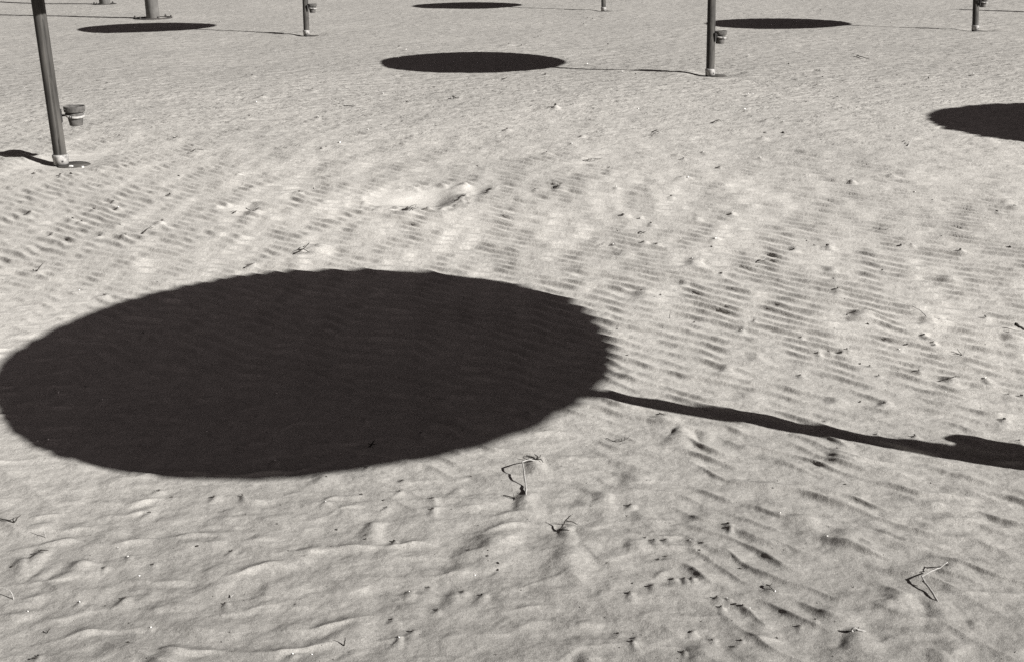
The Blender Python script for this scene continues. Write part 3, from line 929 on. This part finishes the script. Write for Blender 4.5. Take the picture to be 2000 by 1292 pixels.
# ------------------------------------------------------------------ twigs, leaves, tufts
def path_world(p):
    out = []
    for (px, py, h) in p:
        x, y = at(px, py, max(h, 0))
        out.append((x, y, h))
    xs, ys = np.array([q[0] for q in out]), np.array([q[1] for q in out])
    zs = height(xs, ys)
    base = float(np.mean(zs)) * 0.5
    return [Vector((q[0], q[1], 0.5 * float(zs[i]) + base + q[2])) for i, q in enumerate(out)]


def smooth_path(pts, rr, jitter):
    out = []
    for a, b in zip(pts, pts[1:]):
        n = 3
        for k in range(n):
            t = k / n
            p = a.lerp(b, t)
            if k:
                p += Vector((rr.uniform(-1, 1), rr.uniform(-1, 1), rr.uniform(-1, 1))) * jitter
            out.append(p)
    out.append(pts[-1])
    return out


def twig_mesh(pw, r0, rr, o):
    pts = smooth_path(pw, rr, r0 * 0.35)
    n = len(pts)
    rad = [r0 * 0.82 * (1 - 0.55 * i / (n - 1)) * rr.uniform(0.82, 1.18) for i in range(n)]
    bm = bmesh.new()
    tube(bm, [p - o for p in pts], rad, 6)
    return bm


for ti, t in enumerate(TWIGS):
    rr = random.Random(100 + ti)
    pw = path_world(t['paths'][0])
    o = pw[0].copy()
    nm = {'twig': 'dry_twig', 'leaf': 'curled_leaf', 'tuft': 'grass_tuft'}[t['cat']]
    main = M['twig_' + t['mats']]
    if not t['dark'] and not t.get('pale'):
        ob = obj(nm, twig_mesh(pw, t['r'], rr, o), main)
        ob.location = o
        tag(ob, t['label'], t['cat'])
        continue
    root = empty(nm, o)
    tag(root, t['label'], t['cat'])
    obj('stem', twig_mesh(pw, t['r'], rr, o), main, root)
    for key in ('dark', 'pale'):
        for p in t.get(key, []):
            br = obj('branch', twig_mesh(path_world(p), t['r'] * 0.7, rr, o), M['twig_' + key], root)
            if key != t['mats']:
                br['label'] = 'dark branch' if key == 'dark' else 'bleached branch'

# ------------------------------------------------------------------ chips and shell fragments
def shard(rr, flat):
    bm = bmesh.new()
    n = 7
    top, bot = [], []
    for k in range(n):
        a = 2 * math.pi * k / n + rr.uniform(-0.25, 0.25)
        q = rr.uniform(0.6, 1.1)
        p = (q * math.cos(a), q * 0.62 * math.sin(a))
        top.append(bm.verts.new((p[0] * 0.8, p[1] * 0.8, flat * rr.uniform(0.7, 1.1))))
        bot.append(bm.verts.new((p[0], p[1], -flat * 0.6)))
    for k in range(n):
        bm.faces.new((bot[k], bot[(k + 1) % n], top[(k + 1) % n], top[k]))
    bm.faces.new(top)
    bm.faces.new(bot[::-1])
    me = bpy.data.meshes.new('chip')
    bm.normal_update()
    bm.to_mesh(me)
    bm.free()
    return me


chip_me = {'d': [], 'w': []}
for kind in 'dw':
    for k in range(6):
        me_ = shard(rng, rng.uniform(0.28, 0.5) if kind == 'd' else rng.uniform(0.3, 0.55))
        me_.materials.append(M['chip_dark' if kind == 'd' else 'shell_white'])
        chip_me[kind].append(me_)
cx, cy = np.array([c[1] for c in chips]), np.array([c[2] for c in chips])
cz = height(cx, cy)
for (kind, x, y, sz), z in zip(chips, cz):
    nm = 'wood_chip' if kind == 'd' else 'shell_fragment'
    o = bpy.data.objects.new(nm, rng.choice(chip_me[kind]))
    col.objects.link(o)
    s_ = sz * (0.62 if kind == 'd' else 0.42)
    o.scale = (s_, s_, s_ * (1.0 if kind == 'd' else 0.9))
    o.rotation_euler = (rng.uniform(-0.5, 0.9) if kind == 'd' else rng.uniform(-0.3, 0.3), rng.uniform(-0.7, 0.2), rng.uniform(0, 6.28))
    o.location = (x, y, float(z) + s_ * 0.25)
    if kind == 'd':
        tag(o, 'tiny dark wood chip poking out of the rippled sand', 'chip', 'tiny dark chips strewn over the sand')
    else:
        tag(o, 'tiny white shell fragment lying on the rippled sand', 'shell', 'tiny white shell bits strewn over the sand')

# two white stones lying by the nearest pole
for (px, py, sz, lb) in ((139.5, 322, 0.030, 'larger white stone beside the sleeve of the nearest pole'), (161.5, 323, 0.017, 'smaller white stone right of the nearest pole, past the larger one')):
    x, y = at(px, py)
    o = bpy.data.objects.new('stone', chip_me['w'][0 if sz > 0.02 else 3])
    col.objects.link(o)
    o.scale = (sz, sz, sz)
    o.location = (x, y, zat(x, y) + sz * 0.2)
    tag(o, lb, 'stone')

# crumbs of debris, too small to pick apart
rr = random.Random(77)
pts = []
for i in range(1500):
    a = rr.uniform(-0.46, 0.46)
    r = 2.9 + 20 * rr.random() ** 1.7
    pts.append((r * math.sin(a), r * math.cos(a), rr.uniform(0.0012, 0.0042) * (1 + 0.05 * r)))
px_, py_ = np.array([p[0] for p in pts]), np.array([p[1] for p in pts])
pz_ = height(px_, py_)
bm = bmesh.new()
for (x, y, s_), z in zip(pts, pz_):
    v = [bm.verts.new((x + s_ * rr.uniform(-1, 1), y + s_ * rr.uniform(-1, 1), z + s_ * rr.uniform(-0.3, 0.2))) for _ in range(3)]
    v.append(bm.verts.new((x + s_ * 0.3 * rr.uniform(-1, 1), y + s_ * 0.3 * rr.uniform(-1, 1), z + s_ * rr.uniform(0.6, 1.3))))
    for f in ((0, 1, 2), (0, 1, 3), (1, 2, 3), (2, 0, 3)):
        bm.faces.new([v[i] for i in f])
bmesh.ops.recalc_face_normals(bm, faces=bm.faces)
db = obj('debris', bm, M['chip_dark'])
tag(db, 'fine dark crumbs of debris sprinkled over the sand', 'debris', kind='stuff')
